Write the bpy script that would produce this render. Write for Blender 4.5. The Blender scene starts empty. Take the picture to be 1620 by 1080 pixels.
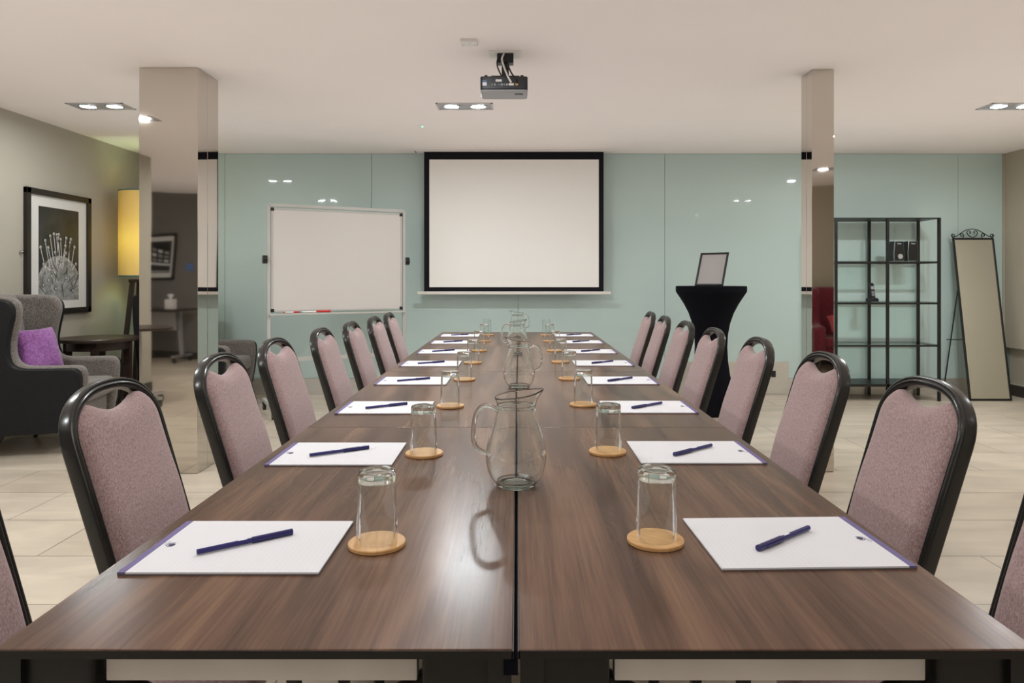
import bpy, bmesh, math, random
from mathutils import Vector, Matrix
random.seed(7)
S = bpy.context.scene
COL = S.collection
PI = math.pi

# ------------------------------------------------------------------ camera, world, exposure
CAM_Z = 1.165
cam_d = bpy.data.cameras.new('camera')
cam_d.sensor_width = 36.0
cam_d.lens = 36.0 * 1100.0 / 1620.0
cam_d.shift_x = -8.0 / 1620.0
cam_d.shift_y = -98.5 / 1620.0
cam_d.clip_start = 0.02
cam = bpy.data.objects.new('camera', cam_d)
cam.location = (0, 0, CAM_Z)
cam.rotation_euler = (PI / 2, 0, 0)
COL.objects.link(cam)
S.camera = cam

w = bpy.data.worlds.new('world')
S.world = w
w.use_nodes = True
w.node_tree.nodes['Background'].inputs[0].default_value = (0.93, 0.97, 1.02, 1)
w.node_tree.nodes['Background'].inputs[1].default_value = 1.0

S.view_settings.view_transform = 'Standard'
S.view_settings.look = 'None'
S.view_settings.gamma = 1.0
S.view_settings.use_curve_mapping = False
S.view_settings.exposure = 0.47
LAMP_STRENGTH = 310.0          # each round lamp of the twin downlights
LAMP_COLOR = (0.94, 0.985, 1.0)
BULB_STRENGTH = 42.0
S.cycles.max_bounces = 14
S.cycles.diffuse_bounces = 7
S.cycles.glossy_bounces = 6
S.cycles.transmission_bounces = 10
S.cycles.transparent_max_bounces = 24
S.cycles.sample_clamp_indirect = 6.0
S.cycles.caustics_refractive = True
S.cycles.blur_glossy = 0.6
# soft ambient light of the evenly lit room
S.cycles.use_fast_gi = True
S.cycles.fast_gi_method = 'ADD'
w.light_settings.ao_factor = 0.20
w.light_settings.distance = 1.5

CEIL = 2.434
BACK = 7.03
LEFT = -3.82
RIGHT = 4.93
TOP = 0.74

# ------------------------------------------------------------------ materials
def mat(name, col, rough=0.5, metal=0.0, spec=0.5, coat=0.0, **kw):
    m = bpy.data.materials.new(name)
    m.use_nodes = True
    b = m.node_tree.nodes['Principled BSDF']
    b.inputs['Base Color'].default_value = (*col, 1)
    b.inputs['Roughness'].default_value = rough
    b.inputs['Metallic'].default_value = metal
    b.inputs['Specular IOR Level'].default_value = spec
    b.inputs['Coat Weight'].default_value = coat
    b.inputs['Coat Roughness'].default_value = 0.03
    if 'emit' in kw:
        b.inputs['Emission Color'].default_value = (*kw['emit'], 1)
        b.inputs['Emission Strength'].default_value = kw.get('es', 1.0)
    return m

def nd(m, t, **kw):
    n = m.node_tree.nodes.new(t)
    for k, v in kw.items():
        setattr(n, k, v)
    return n

def lk(m, a, b):
    m.node_tree.links.new(a, b)

def bsdf(m):
    return m.node_tree.nodes['Principled BSDF']

def noise_col(m, c1, c2, scale=20.0, stretch=(1, 1, 1), detail=4.0, coord='Object', lo=0.3, hi=0.7, bump=0.0, bdist=0.002):
    tc = nd(m, 'ShaderNodeTexCoord')
    mp = nd(m, 'ShaderNodeMapping')
    mp.inputs['Scale'].default_value = stretch
    lk(m, tc.outputs[coord], mp.inputs['Vector'])
    n = nd(m, 'ShaderNodeTexNoise')
    n.inputs['Scale'].default_value = scale
    n.inputs['Detail'].default_value = detail
    lk(m, mp.outputs[0], n.inputs['Vector'])
    r = nd(m, 'ShaderNodeValToRGB')
    r.color_ramp.elements[0].position = lo
    r.color_ramp.elements[1].position = hi
    r.color_ramp.elements[0].color = (*c1, 1)
    r.color_ramp.elements[1].color = (*c2, 1)
    lk(m, n.outputs['Fac'], r.inputs[0])
    lk(m, r.outputs[0], bsdf(m).inputs['Base Color'])
    if bump:
        bp = nd(m, 'ShaderNodeBump')
        bp.inputs['Strength'].default_value = bump
        bp.inputs['Distance'].default_value = bdist
        lk(m, n.outputs['Fac'], bp.inputs['Height'])
        lk(m, bp.outputs[0], bsdf(m).inputs['Normal'])
    return m

def wood_mat(name, dark, mid, light, rough=0.28):
    m = mat(name, mid, rough, spec=0.25)
    g = nd(m, 'ShaderNodeNewGeometry')
    oi = nd(m, 'ShaderNodeObjectInfo')
    sc = nd(m, 'ShaderNodeMath', operation='MULTIPLY')
    sc.inputs[1].default_value = 37.0
    lk(m, oi.outputs['Random'], sc.inputs[0])
    cb = nd(m, 'ShaderNodeCombineXYZ')
    lk(m, sc.outputs[0], cb.inputs[0]); lk(m, sc.outputs[0], cb.inputs[1])
    ad = nd(m, 'ShaderNodeVectorMath', operation='ADD')
    lk(m, g.outputs['Position'], ad.inputs[0]); lk(m, cb.outputs[0], ad.inputs[1])
    # broad cathedral bands
    mp = nd(m, 'ShaderNodeMapping'); mp.inputs['Scale'].default_value = (9.0, 0.75, 1)
    lk(m, ad.outputs[0], mp.inputs['Vector'])
    n1 = nd(m, 'ShaderNodeTexNoise'); n1.inputs['Scale'].default_value = 1.6; n1.inputs['Detail'].default_value = 3.0
    n1.inputs['Distortion'].default_value = 0.5
    lk(m, mp.outputs[0], n1.inputs['Vector'])
    # fine fibres
    mp2 = nd(m, 'ShaderNodeMapping'); mp2.inputs['Scale'].default_value = (95.0, 2.4, 1)
    lk(m, ad.outputs[0], mp2.inputs['Vector'])
    n2 = nd(m, 'ShaderNodeTexNoise'); n2.inputs['Scale'].default_value = 2.0; n2.inputs['Detail'].default_value = 5.0
    n2.inputs['Roughness'].default_value = 0.65; n2.inputs['Distortion'].default_value = 0.25
    lk(m, mp2.outputs[0], n2.inputs['Vector'])
    mx = nd(m, 'ShaderNodeMath', operation='MULTIPLY_ADD')
    mx.inputs[1].default_value = 0.68
    lk(m, n1.outputs['Fac'], mx.inputs[0])
    m2 = nd(m, 'ShaderNodeMath', operation='MULTIPLY'); m2.inputs[1].default_value = 0.32
    lk(m, n2.outputs['Fac'], m2.inputs[0]); lk(m, m2.outputs[0], mx.inputs[2])
    r = nd(m, 'ShaderNodeValToRGB')
    e = r.color_ramp.elements
    e[0].position = 0.36; e[0].color = (*dark, 1)
    e[1].position = 0.66; e[1].color = (*light, 1)
    k = e.new(0.5); k.color = (*mid, 1)
    lk(m, mx.outputs[0], r.inputs[0])
    lk(m, r.outputs[0], bsdf(m).inputs['Base Color'])
    bp = nd(m, 'ShaderNodeBump'); bp.inputs['Strength'].default_value = 0.04; bp.inputs['Distance'].default_value = 0.001
    lk(m, n2.outputs['Fac'], bp.inputs['Height']); lk(m, bp.outputs[0], bsdf(m).inputs['Normal'])
    return m

def tile_mat():
    m = mat('porcelain_tile', (0.5, 0.43, 0.35), 0.33)
    tc = nd(m, 'ShaderNodeTexCoord')
    mp = nd(m, 'ShaderNodeMapping')
    mp.inputs['Location'].default_value = (-0.1855, -0.310, 0)
    lk(m, tc.outputs['Object'], mp.inputs['Vector'])
    b = nd(m, 'ShaderNodeTexBrick')
    b.offset = 0.5; b.offset_frequency = 2; b.squash = 1.0
    b.inputs['Scale'].default_value = 1.0
    b.inputs['Mortar Size'].default_value = 0.0026
    b.inputs['Mortar Smooth'].default_value = 0.1
    b.inputs['Bias'].default_value = 0.0
    b.inputs['Brick Width'].default_value = 0.883
    b.inputs['Row Height'].default_value = 0.4362
    b.inputs['Color1'].default_value = (0.50, 0.43, 0.345, 1)
    b.inputs['Color2'].default_value = (0.56, 0.49, 0.40, 1)
    b.inputs['Mortar'].default_value = (0.17, 0.135, 0.095, 1)
    lk(m, mp.outputs[0], b.inputs['Vector'])
    mp2 = nd(m, 'ShaderNodeMapping'); mp2.inputs['Scale'].default_value = (1.0, 3.2, 1); mp2.inputs['Rotation'].default_value = (0, 0, 0.25)
    lk(m, tc.outputs['Object'], mp2.inputs['Vector'])
    n = nd(m, 'ShaderNodeTexNoise'); n.inputs['Scale'].default_value = 2.2; n.inputs['Detail'].default_value = 7; n.inputs['Distortion'].default_value = 0.6
    lk(m, mp2.outputs[0], n.inputs['Vector'])
    r = nd(m, 'ShaderNodeValToRGB')
    r.color_ramp.elements[0].position = 0.35; r.color_ramp.elements[0].color = (0.86, 0.85, 0.84, 1)
    r.color_ramp.elements[1].position = 0.68; r.color_ramp.elements[1].color = (1.06, 1.05, 1.03, 1)
    lk(m, n.outputs['Fac'], r.inputs[0])
    mx = nd(m, 'ShaderNodeMix', data_type='RGBA', blend_type='MULTIPLY')
    mx.inputs[0].default_value = 1.0
    lk(m, b.outputs['Color'], mx.inputs[6]); lk(m, r.outputs[0], mx.inputs[7])
    lk(m, mx.outputs[2], bsdf(m).inputs['Base Color'])
    return m

def fabric_mat(name, c1, c2, scale=420.0, rough=0.9):
    m = mat(name, c1, rough, spec=0.2)
    tc = nd(m, 'ShaderNodeTexCoord')
    n = nd(m, 'ShaderNodeTexNoise'); n.inputs['Scale'].default_value = scale; n.inputs['Detail'].default_value = 2
    lk(m, tc.outputs['Object'], n.inputs['Vector'])
    mp = nd(m, 'ShaderNodeMapping'); mp.inputs['Scale'].default_value = (1, 1, 0.40)
    lk(m, tc.outputs['Object'], mp.inputs['Vector'])
    n2 = nd(m, 'ShaderNodeTexNoise'); n2.inputs['Scale'].default_value = scale * 0.45; n2.inputs['Detail'].default_value = 4
    lk(m, mp.outputs[0], n2.inputs['Vector'])
    a = nd(m, 'ShaderNodeMath', operation='ADD')
    lk(m, n.outputs['Fac'], a.inputs[0]); lk(m, n2.outputs['Fac'], a.inputs[1])
    d = nd(m, 'ShaderNodeMath', operation='MULTIPLY'); d.inputs[1].default_value = 0.5
    lk(m, a.outputs[0], d.inputs[0])
    r = nd(m, 'ShaderNodeValToRGB')
    r.color_ramp.elements[0].position = 0.38; r.color_ramp.elements[0].color = (*c1, 1)
    r.color_ramp.elements[1].position = 0.62; r.color_ramp.elements[1].color = (*c2, 1)
    lk(m, d.outputs[0], r.inputs[0]); lk(m, r.outputs[0], bsdf(m).inputs['Base Color'])
    bp = nd(m, 'ShaderNodeBump'); bp.inputs['Strength'].default_value = 0.25; bp.inputs['Distance'].default_value = 0.001
    lk(m, d.outputs[0], bp.inputs['Height']); lk(m, bp.outputs[0], bsdf(m).inputs['Normal'])
    bsdf(m).inputs['Sheen Weight'].default_value = 0.25
    bsdf(m).inputs['Sheen Roughness'].default_value = 0.5
    return m

def thin_glass(name, tint=(0.97, 0.985, 0.98), edge=0.55):
    m = bpy.data.materials.new(name); m.use_nodes = True
    t = m.node_tree; t.nodes.clear()
    out = t.nodes.new('ShaderNodeOutputMaterial')
    lw = t.nodes.new('ShaderNodeLayerWeight'); lw.inputs['Blend'].default_value = 0.5
    pw = t.nodes.new('ShaderNodeMath'); pw.operation = 'POWER'; pw.inputs[1].default_value = 3.0
    t.links.new(lw.outputs['Facing'], pw.inputs[0])
    ma = t.nodes.new('ShaderNodeMath'); ma.operation = 'MULTIPLY_ADD'; ma.inputs[1].default_value = edge; ma.inputs[2].default_value = 0.045
    t.links.new(pw.outputs[0], ma.inputs[0])
    tr = t.nodes.new('ShaderNodeBsdfTransparent')
    rp = t.nodes.new('ShaderNodeValToRGB')
    rp.color_ramp.elements[0].position = 0.45; rp.color_ramp.elements[0].color = (*tint, 1)
    rp.color_ramp.elements[1].position = 1.0; rp.color_ramp.elements[1].color = (0.84, 0.88, 0.87, 1)
    t.links.new(lw.outputs['Facing'], rp.inputs[0]); t.links.new(rp.outputs[0], tr.inputs[0])
    gl = t.nodes.new('ShaderNodeBsdfGlossy'); gl.inputs['Roughness'].default_value = 0.015
    mx = t.nodes.new('ShaderNodeMixShader')
    t.links.new(ma.outputs[0], mx.inputs[0]); t.links.new(tr.outputs[0], mx.inputs[1]); t.links.new(gl.outputs[0], mx.inputs[2])
    t.links.new(mx.outputs[0], out.inputs[0])
    return m

def solid_glass(name, tint=(0.97, 0.99, 0.98), fac=0.0):
    m = bpy.data.materials.new(name); m.use_nodes = True
    t = m.node_tree; t.nodes.clear()
    out = t.nodes.new('ShaderNodeOutputMaterial')
    g = t.nodes.new('ShaderNodeBsdfGlass'); g.inputs['IOR'].default_value = 1.5; g.inputs['Roughness'].default_value = 0.0
    g.inputs['Color'].default_value = (*tint, 1)
    tr = t.nodes.new('ShaderNodeBsdfTransparent'); tr.inputs[0].default_value = (0.99, 1.0, 0.995, 1)
    gl = t.nodes.new('ShaderNodeBsdfGlossy'); gl.inputs['Roughness'].default_value = 0.0
    fm = t.nodes.new('ShaderNodeMixShader'); fm.inputs[0].default_value = 0.03
    t.links.new(tr.outputs[0], fm.inputs[1]); t.links.new(gl.outputs[0], fm.inputs[2])
    lw = t.nodes.new('ShaderNodeLayerWeight'); lw.inputs['Blend'].default_value = 0.5
    rp = t.nodes.new('ShaderNodeMapRange'); rp.inputs['From Min'].default_value = 0.46; rp.inputs['From Max'].default_value = 0.60
    rp.inputs['To Min'].default_value = 1.0 - fac; rp.inputs['To Max'].default_value = 1.0
    t.links.new(lw.outputs['Facing'], rp.inputs['Value'])
    mx = t.nodes.new('ShaderNodeMixShader')
    t.links.new(rp.outputs[0], mx.inputs[0])
    t.links.new(fm.outputs[0], mx.inputs[1]); t.links.new(g.outputs[0], mx.inputs[2])
    t.links.new(mx.outputs[0], out.inputs[0])
    return m

def steel_mirror(name, col, wave=0.0011, rough=0.03):
    m = mat(name, col, rough, metal=1.0)
    tc = nd(m, 'ShaderNodeTexCoord')
    mp = nd(m, 'ShaderNodeMapping'); mp.inputs['Scale'].default_value = (1.6, 1.6, 1.1)
    lk(m, tc.outputs['Object'], mp.inputs['Vector'])
    n = nd(m, 'ShaderNodeTexNoise'); n.inputs['Scale'].default_value = 1.7; n.inputs['Detail'].default_value = 0.5
    lk(m, mp.outputs[0], n.inputs['Vector'])
    bp = nd(m, 'ShaderNodeBump'); bp.inputs['Strength'].default_value = 1.0; bp.inputs['Distance'].default_value = wave
    lk(m, n.outputs['Fac'], bp.inputs['Height']); lk(m, bp.outputs[0], bsdf(m).inputs['Normal'])
    return m

def shade_mat(name, col):
    m = bpy.data.materials.new(name); m.use_nodes = True
    t = m.node_tree; t.nodes.clear()
    out = t.nodes.new('ShaderNodeOutputMaterial')
    d = t.nodes.new('ShaderNodeBsdfDiffuse'); d.inputs[0].default_value = (*col, 1)
    tr = t.nodes.new('ShaderNodeBsdfTranslucent'); tr.inputs[0].default_value = (*col, 1)
    mx = t.nodes.new('ShaderNodeMixShader'); mx.inputs[0].default_value = 0.28
    t.links.new(d.outputs[0], mx.inputs[1]); t.links.new(tr.outputs[0], mx.inputs[2]); t.links.new(mx.outputs[0], out.inputs[0])
    return m

M = {}
M['plaster'] = noise_col(mat('ceiling_paint', (0.62, 0.56, 0.53), 0.9, spec=0.2), (0.86, 0.80, 0.775), (0.875, 0.815, 0.79), 1.2, detail=2)
M['wall_beige'] = noise_col(mat('wall_paint_beige', (0.5, 0.46, 0.37), 0.85, spec=0.2), (0.38, 0.355, 0.295), (0.40, 0.37, 0.31), 1.5, detail=2)
M['wall_taupe'] = noise_col(mat('wall_paint_taupe', (0.25, 0.22, 0.17), 0.85, spec=0.2), (0.41, 0.37, 0.29), (0.43, 0.385, 0.305), 1.5, detail=2)
M['wall_grey'] = noise_col(mat('wall_paint_grey', (0.17, 0.16, 0.15), 0.85, spec=0.2), (0.165, 0.155, 0.14), (0.175, 0.165, 0.15), 1.5, detail=2)
M['tile'] = tile_mat()
M['panel'] = noise_col(mat('back_painted_glass', (0.33, 0.46, 0.42), 0.35, coat=1.0, spec=0.3), (0.465, 0.580, 0.555), (0.48, 0.595, 0.57), 0.8, detail=1)
M['gap'] = mat('panel_joint', (0.16, 0.22, 0.20), 0.6)
M['brushed'] = noise_col(mat('brushed_steel', (0.75, 0.72, 0.68), 0.38, metal=0.75), (0.68, 0.66, 0.62), (0.80, 0.78, 0.74), 30, (0.2, 0.2, 12))
M['mirror_steel'] = steel_mirror('mirror_polished_steel', (0.63, 0.59, 0.54))
M['dark_skirt'] = mat('dark_skirting', (0.04, 0.035, 0.03), 0.4)
M['walnut'] = wood_mat('walnut_laminate', (0.062, 0.033, 0.0225), (0.118, 0.064, 0.043), (0.205, 0.115, 0.071), 0.235)
M['edge'] = mat('black_edge_band', (0.006, 0.005, 0.005), 0.45)
M['cream'] = noise_col(mat('cream_rail', (0.55, 0.50, 0.44), 0.5), (0.52, 0.47, 0.41), (0.58, 0.53, 0.47), 12)
M['black_metal'] = mat('black_metal', (0.007, 0.007, 0.007), 0.38)
M['frame_black'] = mat('gunmetal_powder_coat', (0.018, 0.0175, 0.016), 0.24, spec=0.6)
M['mauve'] = fabric_mat('mauve_weave', (0.215, 0.138, 0.140), (0.475, 0.345, 0.335), 780.0)
M['tweed'] = fabric_mat('grey_tweed', (0.045, 0.038, 0.034), (0.25, 0.22, 0.195), 520)
M['leather'] = noise_col(mat('charcoal_leatherette', (0.02, 0.02, 0.022), 0.5, spec=0.25), (0.007, 0.007, 0.008), (0.011, 0.011, 0.012), 60)
M['purple_fabric'] = fabric_mat('purple_cushion_cloth', (0.17, 0.055, 0.20), (0.31, 0.125, 0.345), 90)
M['red_fabric'] = fabric_mat('burgundy_cloth', (0.10, 0.012, 0.022), (0.19, 0.03, 0.045), 200)
M['red_cushion'] = fabric_mat('red_cushion_cloth', (0.33, 0.018, 0.03), (0.48, 0.04, 0.055), 60)
M['dark_wood'] = noise_col(mat('dark_stained_wood', (0.03, 0.018, 0.013), 0.35), (0.020, 0.012, 0.009), (0.045, 0.027, 0.019), 9, (1, 12, 12))
M['glass_thin'] = thin_glass('clear_glass')
M['glass'] = solid_glass('clear_glassware', (0.99, 1.0, 0.995), 0.0)
M['glass_wall'] = solid_glass('tumbler_glass', (0.99, 1.0, 0.995), 1.0)
M['glass_solid'] = solid_glass('thick_clear_glass')
M['glass_shelf'] = thin_glass('shelf_glass', (0.86, 0.95, 0.92), 0.5)
M['bamboo'] = noise_col(mat('bamboo', (0.55, 0.31, 0.12), 0.45), (0.50, 0.265, 0.095), (0.66, 0.39, 0.165), 14, (1, 9, 1))
M['purple_band'] = mat('purple_print', (0.145, 0.115, 0.27), 0.6)
M['board_grey'] = mat('grey_card', (0.12, 0.11, 0.11), 0.8)
M['logo_dark'] = mat('logo_ink', (0.035, 0.03, 0.10), 0.6)
M['logo_grey'] = mat('grey_ink', (0.42, 0.42, 0.50), 0.7)
M['pen'] = mat('navy_pen_plastic', (0.022, 0.020, 0.135), 0.3)
M['pen_cap'] = mat('navy_pen_cap', (0.018, 0.016, 0.11), 0.25)
M['white_ink'] = mat('white_ink', (0.75, 0.78, 0.85), 0.5)
M['white_plastic'] = mat('white_plastic', (0.72, 0.70, 0.67), 0.4)
M['grey_plastic'] = mat('grey_plastic', (0.32, 0.32, 0.33), 0.42)
M['black_plastic'] = mat('black_plastic', (0.012, 0.013, 0.017), 0.35)
M['silver'] = mat('silver_plastic', (0.55, 0.55, 0.56), 0.3, metal=0.7)
M['whiteboard'] = mat('whiteboard_enamel', (0.60, 0.565, 0.535), 0.22)
M['alu'] = mat('pale_aluminium', (0.62, 0.60, 0.56), 0.35, metal=0.4)
M['stand_grey'] = mat('grey_powder_coat', (0.46, 0.45, 0.42), 0.35)
M['white_frame'] = mat('white_powder_coat', (0.68, 0.65, 0.60), 0.35)
M['screen_white'] = mat('matte_screen', (0.82, 0.80, 0.765), 0.9, spec=0.1)
M['screen_black'] = mat('screen_border', (0.008, 0.008, 0.012), 0.8, spec=0.2)
M['black_cloth'] = mat('black_stretch_cloth', (0.0045, 0.0045, 0.007), 0.9, spec=0.1)
M['paper_grey'] = mat('grey_sheet', (0.40, 0.38, 0.37), 0.5)
M['mirror'] = mat('mirror_glass', (0.82, 0.82, 0.78), 0.01, metal=1.0)
M['shade'] = shade_mat('yellow_lamp_shade', (0.84, 0.64, 0.24))
M['teal_trim'] = mat('teal_trim', (0.02, 0.12, 0.12), 0.5)
M['mat_board'] = mat('picture_mount', (0.62, 0.61, 0.58), 0.8)
M['pic_dark'] = noise_col(mat('print_dark', (0.02, 0.02, 0.02), 0.35), (0.010, 0.010, 0.010), (0.035, 0.035, 0.035), 6)
M['pic_mid'] = noise_col(mat('print_grey', (0.25, 0.25, 0.25), 0.35), (0.13, 0.13, 0.125), (0.36, 0.36, 0.35), 22)
M['pic_light'] = mat('print_light', (0.55, 0.55, 0.54), 0.35)
M['pic_black'] = mat('print_black', (0.006, 0.006, 0.006), 0.35)
M['frame_wood'] = mat('espresso_frame', (0.016, 0.011, 0.009), 0.3)
M['red'] = mat('red_plastic', (0.55, 0.03, 0.025), 0.35)
M['teal'] = mat('teal_plastic', (0.02, 0.22, 0.23), 0.35)
M['blue'] = mat('blue_plastic', (0.10, 0.17, 0.36), 0.4)
M['steel_reflector'] = mat('lamp_reflector', (0.6, 0.6, 0.6), 0.2, metal=1.0)
M['lamp'] = mat('lamp_face', (1, 1, 1), 0.5, emit=LAMP_COLOR, es=LAMP_STRENGTH)
M['bulb'] = mat('bulb_face', (1, 1, 1), 0.5, emit=(0.62, 1.0, 0.68), es=BULB_STRENGTH)
POWER = {('left', 'far'): 0.6, ('left', 'middle'): 1.5, ('left', 'near'): 1.6,
         ('middle', 'far'): 1.1, ('middle', 'middle'): 0.85, ('middle', 'near'): 0.15,
         ('right', 'far'): 1.7, ('right', 'middle'): 0.35, ('right', 'near'): 0.12}
for key, pw_ in POWER.items():
    M[key] = mat('lamp_face_' + '_'.join(key), (1, 1, 1), 0.5, emit=LAMP_COLOR, es=LAMP_STRENGTH * pw_)
M['led'] = mat('green_led', (0.1, 0.8, 0.5), 0.5, emit=(0.1, 1.0, 0.55), es=3.0)

def paper_mat():
    m = mat('ruled_paper', (0.80, 0.80, 0.84), 0.7, spec=0.3)
    tc = nd(m, 'ShaderNodeTexCoord')
    wv = nd(m, 'ShaderNodeTexWave', wave_type='BANDS', bands_direction='X', wave_profile='SIN')
    wv.inputs['Scale'].default_value = 40.0
    lk(m, tc.outputs['Object'], wv.inputs['Vector'])
    r = nd(m, 'ShaderNodeValToRGB')
    r.color_ramp.elements[0].position = 0.0; r.color_ramp.elements[0].color = (0.685, 0.685, 0.71, 1)
    r.color_ramp.elements[1].position = 0.12; r.color_ramp.elements[1].color = (0.72, 0.72, 0.75, 1)
    lk(m, wv.outputs['Fac'], r.inputs[0]); lk(m, r.outputs[0], bsdf(m).inputs['Base Color'])
    return m
M['paper'] = paper_mat()

# ------------------------------------------------------------------ mesh helpers
class MB:
    """collects shapes into one mesh"""
    def __init__(self):
        self.bm = bmesh.new()

    def box(self, x0, x1, y0, y1, z0, z1, mi=0, bev=0.0, seg=2):
        b = bmesh.new()
        bmesh.ops.create_cube(b, size=1.0)
        for v in b.verts:
            v.co = Vector(((x0 + x1) / 2 + v.co.x * (x1 - x0), (y0 + y1) / 2 + v.co.y * (y1 - y0), (z0 + z1) / 2 + v.co.z * (z1 - z0)))
        if bev:
            bmesh.ops.bevel(b, geom=list(b.edges), offset=bev, segments=seg, profile=0.5, affect='EDGES')
        self.join(b, mi)
        return self

    def join(self, b, mi=0, mx=None):
        if mx is not None:
            b.transform(mx)
        mp = {v: self.bm.verts.new(v.co) for v in b.verts}
        for f in b.faces:
            try:
                nf = self.bm.faces.new([mp[v] for v in f.verts]); nf.material_index = mi; nf.smooth = True
            except ValueError:
                pass
        b.free()
        return self

    def lathe(self, prof, n=40, c=(0, 0, 0), mi=0, closed=False, fn=None):
        """prof: list of (r,z) from bottom to top on the outside"""
        rings = []
        for r, z in prof:
            if r < 1e-6:
                rings.append([self.bm.verts.new((c[0], c[1], c[2] + z))])
            else:
                ring = []
                for i in range(n):
                    a = 2 * PI * i / n
                    p = Vector((c[0] + r * math.cos(a), c[1] + r * math.sin(a), c[2] + z))
                    if fn:
                        p = fn(p, a, r, z)
                    ring.append(self.bm.verts.new(p))
                rings.append(ring)
        pairs = list(zip(rings[:-1], rings[1:]))
        if closed:
            pairs.append((rings[-1], rings[0]))
        for A, B in pairs:
            for i in range(n):
                j = (i + 1) % n
                if len(A) == 1 and len(B) == 1:
                    continue
                if len(A) == 1:
                    vs = [A[0], B[j], B[i]]
                elif len(B) == 1:
                    vs = [A[i], A[j], B[0]]
                else:
                    vs = [A[i], A[j], B[j], B[i]]
                f = self.bm.faces.new(vs); f.material_index = mi; f.smooth = True
        return self

    def sweep(self, path, prof, mi=0, up=None, cap=True, closed=False):
        """prof: closed list of (a,b) offsets; path: list of points. up: fixed normal for b, or None"""
        path = [Vector(p) for p in path]
        N = len(path)
        rings = []
        prev = None
        for i, p in enumerate(path):
            if closed:
                t = (path[(i + 1) % N] - path[i - 1]).normalized()
            else:
                t = (path[min(i + 1, N - 1)] - path[max(i - 1, 0)]).normalized()
            if up is not None:
                b = Vector(up); b = (b - t * b.dot(t)).normalized()
            else:
                if prev is None:
                    r = Vector((0, 0, 1)) if abs(t.z) < 0.9 else Vector((1, 0, 0))
                    b = (r - t * r.dot(t)).normalized()
                else:
                    b = (prev - t * prev.dot(t)).normalized()
                prev = b
            a = t.cross(b).normalized()
            k = 1.0
            if 0 < i < N - 1 and not closed:
                t1 = (path[i] - path[i - 1]).normalized(); t2 = (path[i + 1] - path[i]).normalized()
                c = max(0.5, math.cos(t1.angle(t2) / 2)) if t1.length and t2.length else 1.0
                k = 1.0 / c
            rings.append([self.bm.verts.new(p + a * q[0] * k + b * q[1]) for q in prof])
        m = len(prof)
        rng = range(N) if closed else range(N - 1)
        for i in rng:
            A, B = rings[i], rings[(i + 1) % N]
            for j in range(m):
                f = self.bm.faces.new([A[j], A[(j + 1) % m], B[(j + 1) % m], B[j]]); f.material_index = mi; f.smooth = True
        if cap and not closed:
            for R in (rings[0][::-1], rings[-1]):
                f = self.bm.faces.new(R); f.material_index = mi; f.smooth = True
        return self

    def tube(self, path, r, n=10, mi=0, closed=False):
        return self.sweep(path, [(r * math.cos(2 * PI * i / n), r * math.sin(2 * PI * i / n)) for i in range(n)], mi, closed=closed)

    def bar(self, a, b, wx, wz, mi=0, up=(0, 0, 1)):
        """rectangular bar from a to b"""
        d = Vector(b) - Vector(a)
        if abs(d.normalized().dot(Vector(up))) > 0.98:
            up = (0, 1, 0)
        h, v = wx / 2, wz / 2
        return self.sweep([a, b], [(-h, -v), (h, -v), (h, v), (-h, v)], mi, up=up)

    def prism(self, pts, fn, t0, t1, mi=0, bev=0.0, seg=3):
        """extrudes the 2D outline pts; fn(u,v,t)->Vector"""
        b = bmesh.new()
        A = [b.verts.new(fn(u, v, t0)) for u, v in pts]
        B = [b.verts.new(fn(u, v, t1)) for u, v in pts]
        n = len(pts)
        b.faces.new(A[::-1]); b.faces.new(B)
        for i in range(n):
            b.faces.new([A[i], A[(i + 1) % n], B[(i + 1) % n], B[i]])
        bmesh.ops.recalc_face_normals(b, faces=b.faces)
        if bev:
            ed = [e for e in b.edges if (e.verts[0] in A) == (e.verts[1] in A)]
            bmesh.ops.bevel(b, geom=ed, offset=bev, segments=seg, profile=0.5, affect='EDGES', clamp_overlap=True)
        return self.join(b, mi)

    def quad(self, pts, mi=0):
        f = self.bm.faces.new([self.bm.verts.new(p) for p in pts]); f.material_index = mi
        return self

    def ball(self, c, r, mi=0, sc=(1, 1, 1), sub=2):
        b = bmesh.new()
        bmesh.ops.create_icosphere(b, subdivisions=sub, radius=1.0)
        for v in b.verts:
            v.co = Vector((c[0] + v.co.x * r * sc[0], c[1] + v.co.y * r * sc[1], c[2] + v.co.z * r * sc[2]))
        return self.join(b, mi)

    def cyl(self, a, b, r, n=20, mi=0, r2=None):
        r2 = r if r2 is None else r2
        a = Vector(a); b = Vector(b)
        t = (b - a).normalized()
        q = Vector((0, 0, 1)) if abs(t.z) < 0.9 else Vector((1, 0, 0))
        u = t.cross(q).normalized(); v = t.cross(u)
        R = [[self.bm.verts.new(p + u * rr * math.cos(2 * PI * i / n) + v * rr * math.sin(2 * PI * i / n)) for i in range(n)] for p, rr in ((a, r), (b, r2))]
        for i in range(n):
            f = self.bm.faces.new([R[0][i], R[0][(i + 1) % n], R[1][(i + 1) % n], R[1][i]]); f.material_index = mi; f.smooth = True
        f = self.bm.faces.new(R[0][::-1]); f.material_index = mi
        f = self.bm.faces.new(R[1]); f.material_index = mi
        return self

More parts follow.
